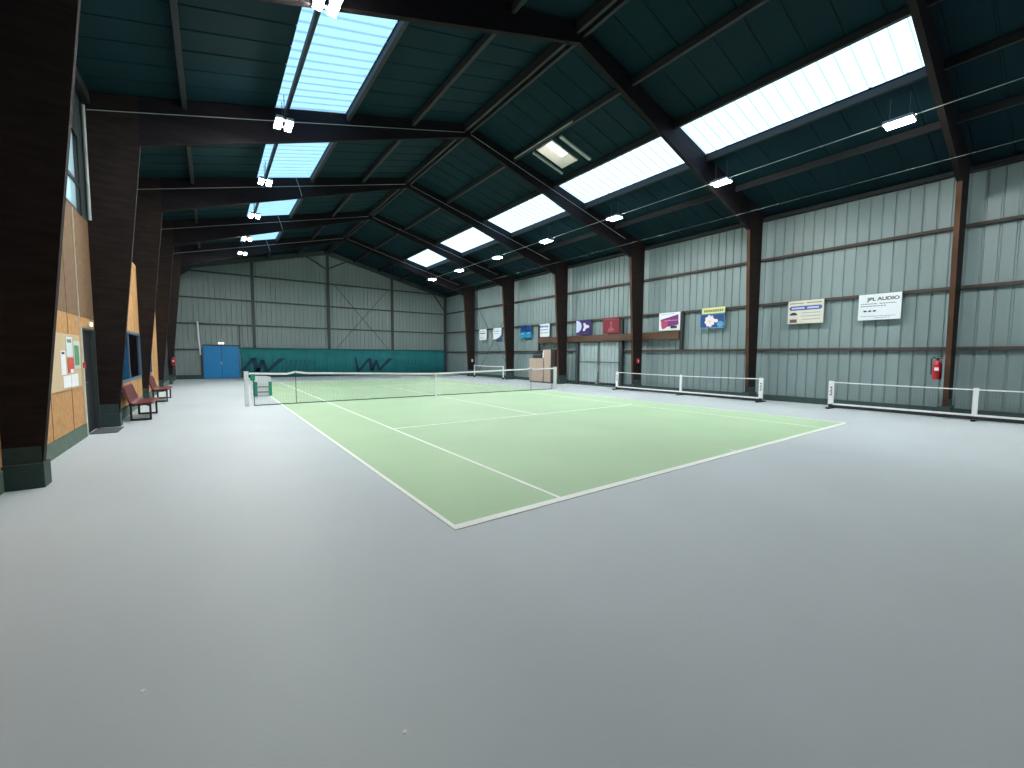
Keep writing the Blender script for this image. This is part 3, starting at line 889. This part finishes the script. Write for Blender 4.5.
# ------------------------------------------------------------------ benches
def bench(y0, length, lab):
    t = empty('bench', (-3.24, y0 + length / 2, 0)); L = length / 2
    # moulded seat and back, profile in (x,z)
    pr = [(-.30, .87), (-.27, .88), (-.155, .50), (-.12, .455), (-.06, .44), (.25, .47), (.30, .45), (.31, .42), (.27, .425), (-.06, .405), (-.14, .42), (-.185, .48)]
    MB().prism(pr, 'y', -L, L).build('seat_shell', 'bench', t, bevel=.008)
    for s in (-1, 1):
        y = s * (L - .05)
        k = .022
        leg = MB()
        for (a, b) in (((-.16, .41), (.24, .41)), ((.24, .41), (.24, .03)), ((.24, .03), (-.14, .03)), ((-.14, .03), (-.14, .41))):
            x0, x1 = sorted((a[0], b[0])); z0, z1 = sorted((a[1], b[1]))
            leg.box(x0 - k, x1 + k, y - k, y + k, z0 - k, z1 + k)
        leg.prism([(-.16, .40), (-.12, .40), (-.25, .85), (-.29, .85)], 'y', y - k, y + k)
        leg.build('leg_frame', 'black', t)
    MB().box(-.10, -.06, -L, L, .37, .40).box(.18, .22, -L, L, .37, .40).build('seat_rail', 'black', t)
    t.scale = (.93, 1, .95)
    return tag(t, lab, 'bench', 'burgundy benches on the left')
bench(9.95, 1.45, 'burgundy bench with black frame, the nearer of the two')
bench(14.72, 1.45, 'burgundy bench with black frame, farther one beyond the narrow column')

# ------------------------------------------------------------------ chair by the net
ch = empty('umpire_chair', (-.18, 15.5, 0))
MB().prism([(-.27, .50), (.27, .50), (.29, .62), (.26, .74), (.10, .78), (-.26, .79), (-.29, .64)], 'y', -.24, -.20).build('backrest', 'white', ch, bevel=.012)
MB().box(-.27, .27, -.20, .24, .40, .44).build('seat', 'white', ch, bevel=.012)
MB().box(-.19, .19, -.225, -.205, .02, .50).build('front_panel', 'white', ch)
for s in (-1, 1):
    for y in (-.22, .22):
        MB().box(s * .24 - .055, s * .24 + .055, y - .035, y + .035, 0, .56 if y < 0 else .42).build('leg', 'green', ch, bevel=.008)
    MB().box(s * .245 - .03, s * .245 + .03, -.2, .24, .56, .60).build('armrest', 'green', ch, bevel=.008)
for z in (.14, .34): MB().box(-.22, .22, -.265, -.235, z, z + .045).build('rung', 'grey', ch)
tag(ch, 'white plastic chair with green legs standing behind the left net post', 'chair')

# ------------------------------------------------------------------ notice board and papers on the left wall
nb = empty('notice_board', (XL, 6.3, 1.0))
MB().box(.004, .03, -1.5, 1.42, 0, .95).build('board_panel', 'board', nb, bevel=.004)
tag(nb, 'beige notice board screwed to the particle board wall', 'board')
def paper(y0, y1, z0, z1, m, lab, name='poster', bits=None):
    t = box(name, m, None, XL + .032, XL + .036, y0, y1, z0, z1)
    tag(t, lab, 'poster', 'papers pinned on the notice board')
    if bits:
        for (m2, a, b, c_, d_) in bits:
            box('printing', m2, t, XL + .036, XL + .038, a, b, c_, d_)
    return t
paper(6.45, 6.72, 1.26, 1.66, 'paper', 'narrow white sheet, leftmost on the notice board', bits=[('ink', 6.5, 6.66, 1.60, 1.64)])
paper(6.80, 7.20, 1.56, 1.90, 'sgw', 'pale poster with a blue grey heading, high on the notice board', bits=[('inkg', 6.86, 7.12, 1.80, 1.86)])
paper(7.26, 7.70, 1.34, 1.84, 'sgb', 'pale poster with a green picture at the right of the notice board', bits=[('leafg', 7.30, 7.60, 1.40, 1.76)])
paper(6.84, 7.22, 1.28, 1.54, 'postred', 'red picture poster in the middle of the notice board', bits=[('paper', 6.98, 7.18, 1.28, 1.34)])
paper(6.52, 6.98, 1.04, 1.24, 'paper', 'white sheet low on the notice board, left one')
paper(7.00, 7.46, 1.03, 1.25, 'paper', 'white sheet low on the notice board, right one')
tr = tag(box('cable_trunking', 'offw', None, XL + .002, XL + .014, 7.94, 7.955, .28, 4.34), 'thin pale trunking running up beside the dark door', 'trunking')
e2 = empty('emergency_light', (XL, 8.72, 2.17))
MB().box(.002, .04, -.09, .09, 0, .09).build('lamp_base', 'white', e2, bevel=.006)
MB().box(.04, .05, -.08, .08, .01, .075).build('diffuser', 'elamp', e2)
tag(e2, 'small lit emergency light above the dark door', 'lamp')
tag(MB().box(XL + .002, XL + .05, 7.99, 8.03, 1.34, 1.44).build('alarm_button', 'postred', bevel=.005), 'small red alarm box left of the dark door', 'alarm')
tag(MB().tube([(XL + .05, 9.14, 4.42), (XL + .05, 9.14, 6.75)], .03, 10).build('wall_pipe', 'pale'), 'pale vertical pipe high on the left wall beside the timber column', 'pipe')
dm = tag(MB().box(-3.79, -3.38, 8.22, 9.0, 0, .015).build('doormat', 'mat'), 'flat grey mat on the floor at the foot of the timber column', 'mat')

# little scraps on the floor
for (x, y, lab) in ((-1.16, -1.71, 'tiny white scrap on the grey floor near the bottom edge'), (-2.10, -.77, 'tiny white scrap on the grey floor at lower left')):
    s_ = MB(); s_.prism([(x - .010, y - .006), (x + .004, y - .010), (x + .012, y + .004), (x - .002, y + .010)], 'z', 0, .004)
    tag(s_.build('paper_scrap', 'paper'), lab, 'scrap')

# ------------------------------------------------------------------ light from outside
w = bpy.data.worlds.new('World'); SC.world = w; w.use_nodes = True
bg = w.node_tree.nodes['Background']
bg.inputs['Color'].default_value = (.50, .80, 1.0, 1)
bg.inputs['Strength'].default_value = 1.2
sun = bpy.data.lights.new('Sun', 'SUN'); sun.energy = 8.0; sun.angle = .2; sun.color = (1, .97, .93)
so = bpy.data.objects.new('Sun', sun); COL.objects.link(so)
so.rotation_euler = Vector((-.93, .12, -.32)).to_track_quat('-Z', 'Y').to_euler()

# ------------------------------------------------------------------ camera
cam = bpy.data.cameras.new('Camera'); co_ = bpy.data.objects.new('Camera', cam); COL.objects.link(co_)
cam.sensor_width = 36.0; cam.sensor_fit = 'HORIZONTAL'
cam.lens = 414.306 / 1024 * 36
R = Vector((0.80940197, -0.58722404, 0.00603127)); U = Vector((0.03511603, 0.05864907, 0.99766084)); F = Vector((0.58620415, 0.80729686, -0.06809165))
mw = Matrix((( R.x, U.x, -F.x, -1.77888777), (R.y, U.y, -F.y, -3.33490484), (R.z, U.z, -F.z, 1.62121629), (0, 0, 0, 1)))
co_.matrix_world = mw
cam.clip_start = .05
SC.camera = co_
vs = SC.view_settings
vs.view_transform = 'Standard'; vs.look = 'None'; vs.gamma = 1; vs.use_curve_mapping = False
vs.exposure = 0.3
SC.cycles.use_denoising = True
SC.cycles.max_bounces = 8
